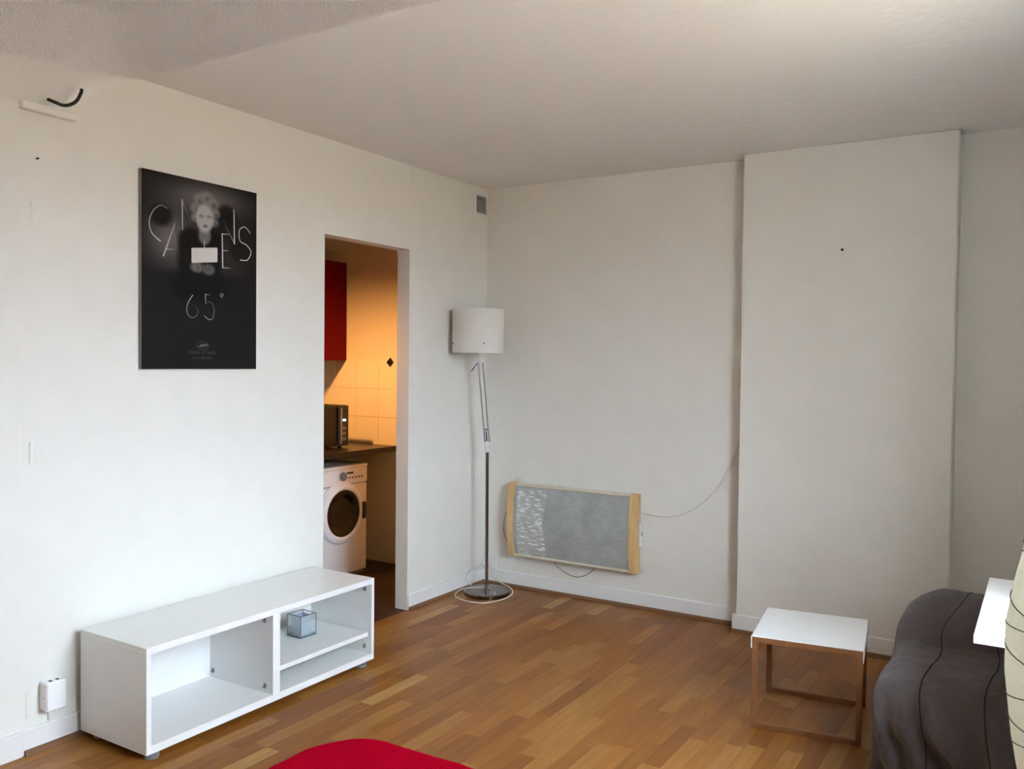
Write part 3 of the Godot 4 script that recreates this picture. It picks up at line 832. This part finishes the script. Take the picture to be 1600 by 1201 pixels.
func build_lamp() -> void:
	var P := Vector3(0.185, 0, 0.245)
	var t := thing("floor_lamp", "tall chrome floor lamp with white drum shade in the corner", "lamp", P)
	obj("base", lathe(begin(), [Vector2(0, 0), Vector2(0.138, 0), Vector2(0.14, 0.004), Vector2(0.14, 0.020), Vector2(0.136, 0.025), Vector2(0.03, 0.028), Vector2(0.018, 0.032), Vector2(0, 0.032)], Vector3.ZERO, 56), M.chrome, t)
	obj("pole", tube(begin(), [Vector3(0, 0.03, 0), Vector3(-0.002, 0.875, 0.005)], 0.0098, 20), M.chrome, t)
	var joint := lathe(begin(), [Vector2(0, 0.862), Vector2(0.016, 0.862), Vector2(0.02, 0.875), Vector2(0.014, 0.885), Vector2(0.02, 0.9), Vector2(0.018, 0.925), Vector2(0, 0.925)], Vector3(-0.002, 0, 0.005), 20)
	obj("joint", joint, M.plastic, t)
	for s in [-1.0, 1.0]:
		obj("rod", tube(begin(), [Vector3(-0.002 + 0.012 * s, 0.905, 0.005 - 0.006 * s), Vector3(-0.022 + 0.012 * s, 1.425, 0.06 - 0.006 * s)], 0.0048, 10), M.metal, t)
	obj("spring", tube(begin(), [Vector3(-0.004, 0.93, 0.008), Vector3(-0.006, 0.99, 0.014)], 0.004, 8), M.dark, t)
	obj("crossbar", tube(begin(), [Vector3(-0.018, 1.0, 0.022), Vector3(0.008, 1.0, 0.008)], 0.0035, 8), M.dark, t)
	var C := Vector3(-0.022, 0, 0.085)
	obj("head_joint", bx(begin(), Vector3(-0.046, 1.40, 0.045), Vector3(0.0, 1.435, 0.08), 0.008), M.plastic, t)
	obj("socket", tube(begin(), [Vector3(-0.022, 1.43, 0.062), C + Vector3(0, 1.56, 0)], 0.015, 14), M.plastic, t)
	obj("lever", tube(begin(), [Vector3(-0.04, 1.405, 0.06), Vector3(-0.085, 1.35, 0.062)], 0.0028, 8), M.dark, t)
	var r := 0.154
	var y0 := 1.458
	var y1 := 1.718
	var sh := obj("lamp_shade", lathe(begin(), [Vector2(r - 0.0015, y0), Vector2(r, y0 + 0.001), Vector2(r, y1 - 0.001), Vector2(r - 0.0015, y1), Vector2(r - 0.003, y1 - 0.001), Vector2(r - 0.003, y0 + 0.001), Vector2(r - 0.0015, y0)], C, 64), M.shade, t)
	for a in [0.75, 2.2, 4.3]:
		var d := Vector3(cos(a), 0, sin(a))
		obj("rivet", tube(begin(), [C + d * (r - 0.004) + Vector3(0, 1.515, 0), C + d * (r + 0.003) + Vector3(0, 1.515, 0)], 0.004, 10), M.dark, sh)
		obj("spoke", tube(begin(), [C + d * 0.012 + Vector3(0, 1.515, 0), C + d * (r - 0.003) + Vector3(0, 1.515, 0)], 0.0025, 8), M.metal, t)
	# flex coiled round the base
	var pts := [Vector3(0.0, 0.034, -0.03), Vector3(-0.06, 0.03, 0.0), Vector3(-0.10, 0.03, 0.04), Vector3(-0.145, 0.02, 0.06), Vector3(-0.135, 0.004, 0.14), Vector3(-0.04, 0.004, 0.20), Vector3(0.06, 0.004, 0.20), Vector3(0.12, 0.004, 0.165), Vector3(0.165, 0.01, 0.07), Vector3(0.165, 0.02, -0.03), Vector3(0.11, 0.03, -0.10), Vector3(0.02, 0.04, -0.14), Vector3(-0.07, 0.06, -0.17), Vector3(-0.115, 0.10, -0.21), Vector3(-0.135, 0.13, -0.215)]
	obj("power_cord", tube(begin(), curve(pts, 8), 0.0036, 8), M.cord, t)
	var loop := [Vector3(-0.125, 0.03, -0.02), Vector3(-0.15, 0.07, 0.0), Vector3(-0.15, 0.115, -0.04), Vector3(-0.14, 0.12, -0.10), Vector3(-0.135, 0.13, -0.215)]
	obj("cord_loop", tube(begin(), curve(loop, 8), 0.0032, 8), M.cord, t)

func build_heater() -> void:
	var t := thing("panel_heater", "wall-mounted electric heater with grey mesh front and pale wooden sides", "heater", Vector3(0.66, 0.437, 0.004))
	var hy := 0.226
	var d0 := 0.02
	# curved side cheeks: profile in (depth, y)
	var prof: Array = [Vector2(d0, -hy), Vector2(d0, hy)]
	for i in 13:
		var s := 1.0 - 2.0 * i / 12.0
		prof.append(Vector2(0.072 + 0.024 * (1.0 - s * s), s * hy))
	for x in [-0.428, 0.384]:
		var st := begin()
		prism(st, prof, func(p: Vector2, s: float) -> Vector3: return Vector3(s, p.y, p.x), x, x + 0.044)
		obj("side_cheek", st, M.beech, t).set_meta("label", "pale beech side piece with a bowed front")
	var g: Array = []
	for i in 17:
		var s := 1.0 - 2.0 * i / 16.0
		var row: Array = []
		for j in 5:
			row.append(Vector3(-0.384 + 0.768 * j / 4.0, s * (hy - 0.014), 0.066 + 0.024 * (1.0 - s * s)))
		g.append(row)
	obj("mesh_front", sheet(g, Vector3(0, 0, 1)), M.mesh_panel, t).set_meta("label", "grey wire mesh front, foil crumpled behind its left third")
	obj("body", bx(begin(), Vector3(-0.384, -hy + 0.012, d0), Vector3(0.384, hy - 0.012, 0.062), 0.003), M.grey, t)
	obj("rail", bx(begin(), Vector3(-0.384, hy - 0.014, d0), Vector3(0.384, hy - 0.002, 0.075), 0.003), M.cream, t)
	obj("rail", bx(begin(), Vector3(-0.384, -hy + 0.002, d0), Vector3(0.384, -hy + 0.016, 0.075), 0.003), M.cream, t)
	for x in [-0.3, 0.3]:
		obj("bracket", bx(begin(), Vector3(x - 0.02, -0.15, 0.0005), Vector3(x + 0.02, 0.15, d0), 0.002), M.grey, t)
	obj("control_box", bx(begin(), Vector3(0.428, -0.07, 0.015), Vector3(0.440, 0.06, 0.05), 0.004), M.plastic, t)
	for y in [-0.05, -0.01]:
		obj("switch", bx(begin(), Vector3(0.440, y, 0.025), Vector3(0.449, y + 0.02, 0.042), 0.002), M.cream, t)
	obj("plug_cap", lathe(begin(), [Vector2(0, 0), Vector2(0.012, 0), Vector2(0.014, 0.02), Vector2(0.009, 0.032), Vector2(0, 0.034)], Vector3(-0.372, hy, 0.045), 16), M.cream, t)
	# two loose loops of flex
	var c1 := [Vector3(-0.42, 0.075, 0.03), Vector3(-0.462, 0.045, 0.03), Vector3(-0.487, -0.02, 0.028), Vector3(-0.49, -0.09, 0.028), Vector3(-0.465, -0.15, 0.03), Vector3(-0.42, -0.19, 0.03)]
	obj("flex_loop", tube(begin(), curve(c1, 8), 0.003, 8), M.grey_cord, t)
	var c2 := [Vector3(-0.14, -0.22, 0.03), Vector3(-0.10, -0.262, 0.03), Vector3(-0.03, -0.298, 0.028), Vector3(0.03, -0.306, 0.028), Vector3(0.09, -0.286, 0.028), Vector3(0.135, -0.25, 0.03), Vector3(0.16, -0.22, 0.03)]
	obj("flex_loop", tube(begin(), curve(c2, 8), 0.003, 8), M.grey_cord, t)
	# cable to the chimney corner
	var c3 := [Vector3(1.098, 0.562, 0.03), Vector3(1.14, 0.553, 0.014), Vector3(1.22, 0.548, 0.010), Vector3(1.32, 0.566, 0.009), Vector3(1.43, 0.63, 0.009), Vector3(1.53, 0.735, 0.009), Vector3(1.60, 0.86, 0.009), Vector3(1.635, 0.96, 0.009), Vector3(1.66, 1.06, 0.010), Vector3(1.668, 1.25, 0.010), Vector3(1.668, 1.7, 0.010)]
	tag(obj("wall_cable", tube(begin(), curve(c3, 8), 0.0055, 8), mat(Color(0.885, 0.87, 0.845), 0.5)), "pale cable curving along the back wall from the heater to the chimney corner", "cable")

func build_small_wall_things() -> void:
	var t := thing("wall_socket", "white wall socket by the foot of the floor lamp", "socket", Vector3(0.062, 0.132, 0.0))
	obj("plate", bx(begin(), Vector3(-0.046, -0.044, 0.0005), Vector3(0.046, 0.044, 0.022), 0.004), M.plastic, t)
	var st := begin()
	for k in 24:
		pass
	lathe_z(st, [Vector2(0.021, 0.0005), Vector2(0.021, 0.003), Vector2(0.018, 0.0028), Vector2(0.017, -0.006), Vector2(0, -0.006)], Vector3(0.018, 0.0, 0.022))
	obj("socket_ring", st, M.plastic, t)
	st = begin()
	for s in [-0.008, 0.008]:
		lathe_z(st, [Vector2(0.003, 0.0), Vector2(0.003, 0.0015), Vector2(0, 0.0015)], Vector3(0.018 + s, 0.0, 0.0165))
	obj("pin_hole", st, M.dark, t)
	lathe_z(st, [], Vector3.ZERO)
	var pl := begin()
	lathe_z(pl, [Vector2(0.017, 0.0), Vector2(0.016, 0.03), Vector2(0.008, 0.036), Vector2(0, 0.036)], Vector3(-0.026, 0.0, 0.022))
	obj("plug", pl, M.plastic, t)

	t = thing("junction_box", "white surface-mounted socket box on the left wall beside the bench", "socket box", Vector3(0.0, 0.145, 2.832))
	obj("box", bx(begin(), Vector3(0.0005, -0.004, -0.036), Vector3(0.05, 0.098, 0.037), 0.004), M.white_edge, t)
	for z in [-0.015, 0.01]:
		obj("port", bx(begin(), Vector3(0.018, 0.0975, z - 0.006), Vector3(0.032, 0.0988, z + 0.006), 0.0005), M.dark, t)
	obj("screw", tube(begin(), [Vector3(0.03, 0.045, 0.036), Vector3(0.03, 0.045, 0.038)], 0.003, 10), M.grey, t)
	obj("cable_stub", bx(begin(), Vector3(0.0005, -0.05, -0.004), Vector3(0.010, -0.004, 0.008), 0.002), M.plastic, t)

	# lump of boxing and a stray black cable under the coved ceiling edge
	tag(obj("boxing_strip", bx(begin(), Vector3(0.0005, 2.264, 2.735), Vector3(0.03, 2.292, 2.936), 0.004), M.ceil), "short plastered boxing strip under the ceiling above the poster's left", "boxing")
	var arcp := [Vector3(0.062, 2.305, 2.868), Vector3(0.078, 2.296, 2.848), Vector3(0.082, 2.292, 2.825), Vector3(0.084, 2.300, 2.800), Vector3(0.086, 2.320, 2.776), Vector3(0.086, 2.352, 2.760), Vector3(0.085, 2.366, 2.757)]
	tag(obj("cable_end", tube(begin(), curve(arcp, 8), 0.0062, 10), M.black), "short black cable end curling out of the ceiling edge", "cable")
	var ns := begin()
	lathe_z(ns, [Vector2(0.0065, 0.0), Vector2(0.0065, 0.004), Vector2(0.003, 0.006), Vector2(0, 0.006)], Vector3(2.175, 1.976, 0.121))
	tag(obj("wall_plug", ns, M.dark), "tiny dark wall plug in the chimney breast", "wall plug")
	tag(obj("nail", tube(begin(), [Vector3(0.0, 2.105, 2.872), Vector3(0.012, 2.105, 2.872)], 0.0035, 8), M.dark), "tiny dark nail in the left wall beneath the curled black cable", "nail")

func lathe_z(st: SurfaceTool, prof: Array, at: Vector3, n := 24) -> void:
	for i in prof.size() - 1:
		var a: Vector2 = prof[i]
		var b: Vector2 = prof[i + 1]
		var nr := Vector2(b.y - a.y, -(b.x - a.x)).normalized()
		for k in n:
			var t0 := TAU * k / n
			var t1 := TAU * (k + 1) / n
			var P := func(v: Vector2, t: float) -> Vector3: return at + Vector3(v.x * cos(t), v.x * sin(t), v.y)
			var N := func(t: float) -> Vector3: return Vector3(nr.x * cos(t), nr.x * sin(t), nr.y)
			tri(st, P.call(a, t0), P.call(a, t1), P.call(b, t1), N.call(t0), N.call(t1), N.call(t1))
			if b.x > 1e-6:
				tri(st, P.call(a, t0), P.call(b, t1), P.call(b, t0), N.call(t0), N.call(t1), N.call(t0))

func build_coffee_table() -> void:
	var t := thing("side_table", "small low table with white metal top and wooden sled legs", "table", Vector3(2.265, 0, 1.03), deg_to_rad(7.3))
	var hx := 0.2
	var hz := 0.215
	var top := 0.358
	# white sheet folded down over the two short ends
	var poly: Array = []
	var outer := [Vector2(-hx - 0.001, top - 0.05), Vector2(-hx - 0.003, top - 0.046), Vector2(-hx - 0.003, top - 0.003), Vector2(-hx, top), Vector2(hx, top), Vector2(hx + 0.003, top - 0.003), Vector2(hx + 0.003, top - 0.046), Vector2(hx + 0.001, top - 0.05)]
	var inner := [Vector2(hx + 0.0, top - 0.045), Vector2(hx, top - 0.004), Vector2(hx - 0.002, top - 0.003), Vector2(-hx + 0.002, top - 0.003), Vector2(-hx, top - 0.004), Vector2(-hx, top - 0.045)]
	poly.append_array(outer)
	poly.append_array(inner)
	obj("table_top", prism(begin(), poly, func(p: Vector2, s: float) -> Vector3: return Vector3(p.x, p.y, s), -hz, hz), M.white_edge, t).set_meta("label", "thin white sheet top folded down at both ends")
	for z in [-hz + 0.002, hz - 0.024]:
		obj("rail", bx(begin(), Vector3(-hx + 0.0005, top - 0.026, z), Vector3(hx - 0.0005, top - 0.0035, z + 0.022), 0.0015), M.table_wood, t)
		obj("sled_rail", bx(begin(), Vector3(-hx + 0.001, 0.0, z), Vector3(hx - 0.001, 0.02, z + 0.022), 0.0015), M.table_wood, t)
		for x in [-hx + 0.0005, hx - 0.0205]:
			obj("leg", bx(begin(), Vector3(x, 0.02, z), Vector3(x + 0.02, top - 0.026, z + 0.022), 0.0015), M.table_wood, t)

func build_sofa() -> void:
	var xl := 2.575
	var xr := W - 0.03
	var prof := curve([Vector2(1.55, 0.0), Vector2(1.59, 0.08), Vector2(1.625, 0.2), Vector2(1.645, 0.29), Vector2(1.61, 0.37), Vector2(1.52, 0.405), Vector2(1.38, 0.405), Vector2(1.24, 0.396), Vector2(1.14, 0.40), Vector2(1.085, 0.44), Vector2(1.02, 0.50), Vector2(0.95, 0.545), Vector2(0.86, 0.545), Vector2(0.74, 0.49), Vector2(0.66, 0.36), Vector2(0.63, 0.18), Vector2(0.62, 0.0)], 10)
	var n := FastNoiseLite.new()
	n.seed = 5
	n.frequency = 2.2
	n.fractal_octaves = 3
	var ns := prof.size()
	var cen := Vector2(1.15, 0.12)
	var P := func(x: float, j: int, inset: float) -> Vector3:
		var a: Vector2 = prof[maxi(j - 1, 0)]
		var b: Vector2 = prof[mini(j + 1, ns - 1)]
		var d := (b - a).normalized()
		var nn := Vector2(d.y, -d.x)
		var p: Vector2 = prof[j]
		var drop: float = smoothstep(0.41, 0.28, p.y) * smoothstep(1.2, 1.5, p.x)
		var fold := 0.022 * drop * sin(62.0 * (x - xl) + 24.0 * p.y + 4.0 * n.get_noise_2d(x * 1.5, p.y)) * (1.0 - 0.6 * smoothstep(0.25, 0.5, x - xl))
		var fine := 0.008 * n.get_noise_3d(x * 3.0, p.y * 4.0, p.x * 4.0) + 0.004 * n.get_noise_3d(x * 9.0, p.y * 5.0 + 7.0, p.x * 5.0)
		p += nn * (fold + fine - inset)
		p.y = maxf(p.y, 0.0)
		var lean := 0.085 * pow(smoothstep(0.39, 0.57, p.y), 1.3) * (1.0 - smoothstep(0.1, 0.5, x - xl))
		return Vector3(x + lean, p.y, p.x)
	var g: Array = []
	var r := 0.085
	# left end: rings closing to the middle of the end face, then the rounded shoulder, then the long run
	for k in 10:
		var row: Array = []
		var f := k / 10.0
		for j in ns:
			var p: Vector3 = P.call(xl, j, r)
			var c := Vector3(xl + 0.02, clampf(p.y, 0.0, 0.2), lerpf(cen.x, p.z, 0.8))
			var q := c.lerp(p, f)
			q.x += 0.008 * n.get_noise_2d(q.z * 3.0, q.y * 2.0) + 0.010 * sin(q.z * 24.0 + q.y * 6.0) * smoothstep(0.3, 0.1, q.y)
			row.append(q)
		g.append(row)
	for k in 9:
		var a := PI * 0.5 * k / 8.0
		var row: Array = []
		for j in ns:
			row.append(P.call(xl + r * (1.0 - cos(a)), j, r * (1.0 - sin(a))))
		g.append(row)
	for k in range(1, 60):
		var row: Array = []
		for j in ns:
			row.append(P.call(lerpf(xl + r, xr, k / 59.0), j, 0.0))
		g.append(row)
	var t := thing("sofa_bed", "low dark grey sofa bed with creased cover in the right corner", "sofa")
	obj("cover", sheet(g, Vector3(0, 1, 0.3)), M.sofa, t)
	for xs in [2.735, 2.915]:
		var pts: Array = []
		for j in range(6, ns - 30):
			pts.append(P.call(xs + 0.012 * sin(j * 0.11), j, -0.0005))
		obj("seam", tube(begin(), pts, 0.0022, 6), M.piping, t)
	# a stiff frame inside keeps the cover off the floor
	obj("base_frame", bx(begin(), Vector3(xl + 0.15, 0.0, 0.74), Vector3(xr - 0.02, 0.2, 1.5), 0.01), M.dark, t)

func build_desk() -> void:
	var t := thing("drop_leaf_table", "bright white tabletop over the grey sofa beside the paper lamp", "table", Vector3(2.897, 0.70, 1.372))
	obj("table_top", bx(begin(), Vector3(0, 0.0, 0), Vector3(W - 2.897 - 0.006, 0.02, 0.72), 0.0015), M.white_edge, t)
	for z in [0.14, 0.56]:
		var st := begin()
		prism(st, [Vector2(0.12, 0.0), Vector2(0.345, 0.0), Vector2(0.345, -0.28), Vector2(0.31, -0.28)], func(p: Vector2, s: float) -> Vector3: return Vector3(p.x, p.y, s), z, z + 0.02)
		obj("bracket", st, M.white, t)

func build_paper_lamp() -> void:
	var C := Vector3(3.113, 0, 2.75)
	var t := thing("paper_lamp", "tall rice paper lamp with thin spiral ribs at the right edge", "lamp", C)
	var prof := curve([Vector2(0.075, 0.05), Vector2(0.082, 0.2), Vector2(0.086, 0.40), Vector2(0.093, 0.58), Vector2(0.101, 0.67), Vector2(0.114, 0.75), Vector2(0.1235, 0.84), Vector2(0.1245, 0.915), Vector2(0.1225, 0.955), Vector2(0.112, 1.02), Vector2(0.100, 1.08), Vector2(0.09, 1.16), Vector2(0.085, 1.26), Vector2(0.08, 1.42)], 6)
	var n := FastNoiseLite.new()
	n.seed = 12
	n.frequency = 3.0
	var R := func(y: float) -> float:
		for i in prof.size() - 1:
			if y <= prof[i + 1].y:
				return lerpf(prof[i].x, prof[i + 1].x, (y - prof[i].y) / (prof[i + 1].y - prof[i].y))
		return prof[-1].x
	var g: Array = []
	for i in 140:
		var y := lerpf(0.05, 1.42, i / 139.0)
		var row: Array = []
		for k in 73:
			var a := TAU * k / 72.0
			var rr: float = R.call(y) + 0.0022 * n.get_noise_3d(cos(a) * 2.0, y * 3.0, sin(a) * 2.0) + 0.0012 * sin(a * 11.0 + y * 6.0)
			row.append(Vector3(rr * cos(a), y, rr * sin(a)))
		g.append(row)
	obj("paper_shade", sheet(g, Vector3(-1, 0, 0)), M.paper, t)
	# irregular wire ribs wound round it both ways
	for s in [[1.0, 0.11, 0.0], [-1.0, 0.115, 0.9]]:
		var pts: Array = []
		var a := 0.0
		while true:
			var y: float = 0.06 + a / TAU * s[1] + 0.018 * sin(a * 0.7 + s[2])
			if y > 1.41:
				break
			var rr: float = R.call(clampf(y, 0.05, 1.42)) + 0.0016
			pts.append(Vector3(rr * cos(s[0] * a + s[2]), y, rr * sin(s[0] * a + s[2])))
			a += 0.13
		obj("wire_rib", tube(begin(), pts, 0.0011, 5), M.wire, t)
	obj("foot", lathe(begin(), [Vector2(0, 0), Vector2(0.10, 0), Vector2(0.10, 0.012), Vector2(0.08, 0.03), Vector2(0.074, 0.05), Vector2(0, 0.05)], Vector3.ZERO, 32), M.dark, t)

func build_rug() -> void:
	# rounded corner rug; only its far left corner reaches the frame
	var x0 := 0.812
	var z0 := 2.155
	var x1 := 1.72
	var z1 := 3.0
	var r := 0.24
	var out: Array = []
	for c in [[Vector2(x0 + r, z0 + r), PI], [Vector2(x1 - r, z0 + r), 1.5 * PI], [Vector2(x1 - r, z1 - r), 0.0], [Vector2(x0 + r, z1 - r), 0.5 * PI]]:
		for i in 13:
			var a: float = c[1] + PI * 0.5 * i / 12.0
			out.append(c[0] + Vector2(cos(a), sin(a)) * r)
	# even spacing along the outline, with a slightly wavy hem
	var dense: Array = []
	for i in out.size():
		var a: Vector2 = out[i]
		var b: Vector2 = out[(i + 1) % out.size()]
		var k := maxi(1, int(a.distance_to(b) / 0.03))
		for j in k:
			dense.append(a.lerp(b, float(j) / k))
	dense.append(dense[0])
	var n := FastNoiseLite.new()
	n.seed = 3
	n.frequency = 3.0
	var cen := Vector2((x0 + x1) / 2, (z0 + z1) / 2)
	var g: Array = []
	for s in [[0.0, 0.012], [0.5, 0.012], [0.9, 0.012], [0.975, 0.0115], [0.992, 0.0095], [1.0, 0.005], [0.999, 0.0]]:
		var row: Array = []
		for p in dense:
			var w := 0.016 * n.get_noise_2d(p.x, p.y)
			var q: Vector2 = cen.lerp(p + (p - cen).normalized() * w, s[0])
			row.append(Vector3(q.x, s[1] + 0.001, q.y))
		g.append(row)
	tag(obj("rug", sheet(g, Vector3.UP), M.rug), "crimson red plush rug with rounded corners on the oak floor", "rug")



func _ready() -> void:
	rng.seed = 4711
	# camera
	cam = Camera3D.new()
	cam.name = "camera"
	cam.transform = Transform3D(Basis.from_euler(Vector3(deg_to_rad(-1.46284), deg_to_rad(31.87424), deg_to_rad(0.6191))), Vector3(3.0417, 1.405, 4.5728))
	cam.fov = rad_to_deg(2.0 * atan(600.5 / 1343.44))
	cam.near = 0.05
	cam.far = 60.0
	add_child(cam, true)
	cam.current = true
	# daylight: an overcast sky through the windows of the right wall
	var env := Environment.new()
	var sky := Sky.new()
	var sm := ProceduralSkyMaterial.new()
	sm.sky_top_color = Color(0.865, 0.935, 1.0)
	sm.sky_horizon_color = Color(0.66, 0.71, 0.785)
	sm.sky_curve = 0.2
	sm.ground_horizon_color = Color(0.47, 0.44, 0.40)
	sm.ground_bottom_color = Color(0.45, 0.42, 0.38)
	sm.sky_energy_multiplier = 1.0
	sm.ground_energy_multiplier = 1.0
	sky.sky_material = sm
	env.background_mode = Environment.BG_SKY
	env.sky = sky
	env.tonemap_mode = Environment.TONE_MAPPER_LINEAR
	env.tonemap_exposure = 53.0
	env.sdfgi_enabled = true
	env.ssao_enabled = true
	env.ssil_enabled = true
	var we := WorldEnvironment.new()
	we.name = "world"
	we.environment = env
	add_child(we, true)

	make_materials()
	build_room()
	build_kitchen()
	build_bench()
	build_poster()
	build_vent()
	build_lamp()
	build_heater()
	build_small_wall_things()
	build_coffee_table()
	build_sofa()
	build_desk()
	build_paper_lamp()
	build_rug()
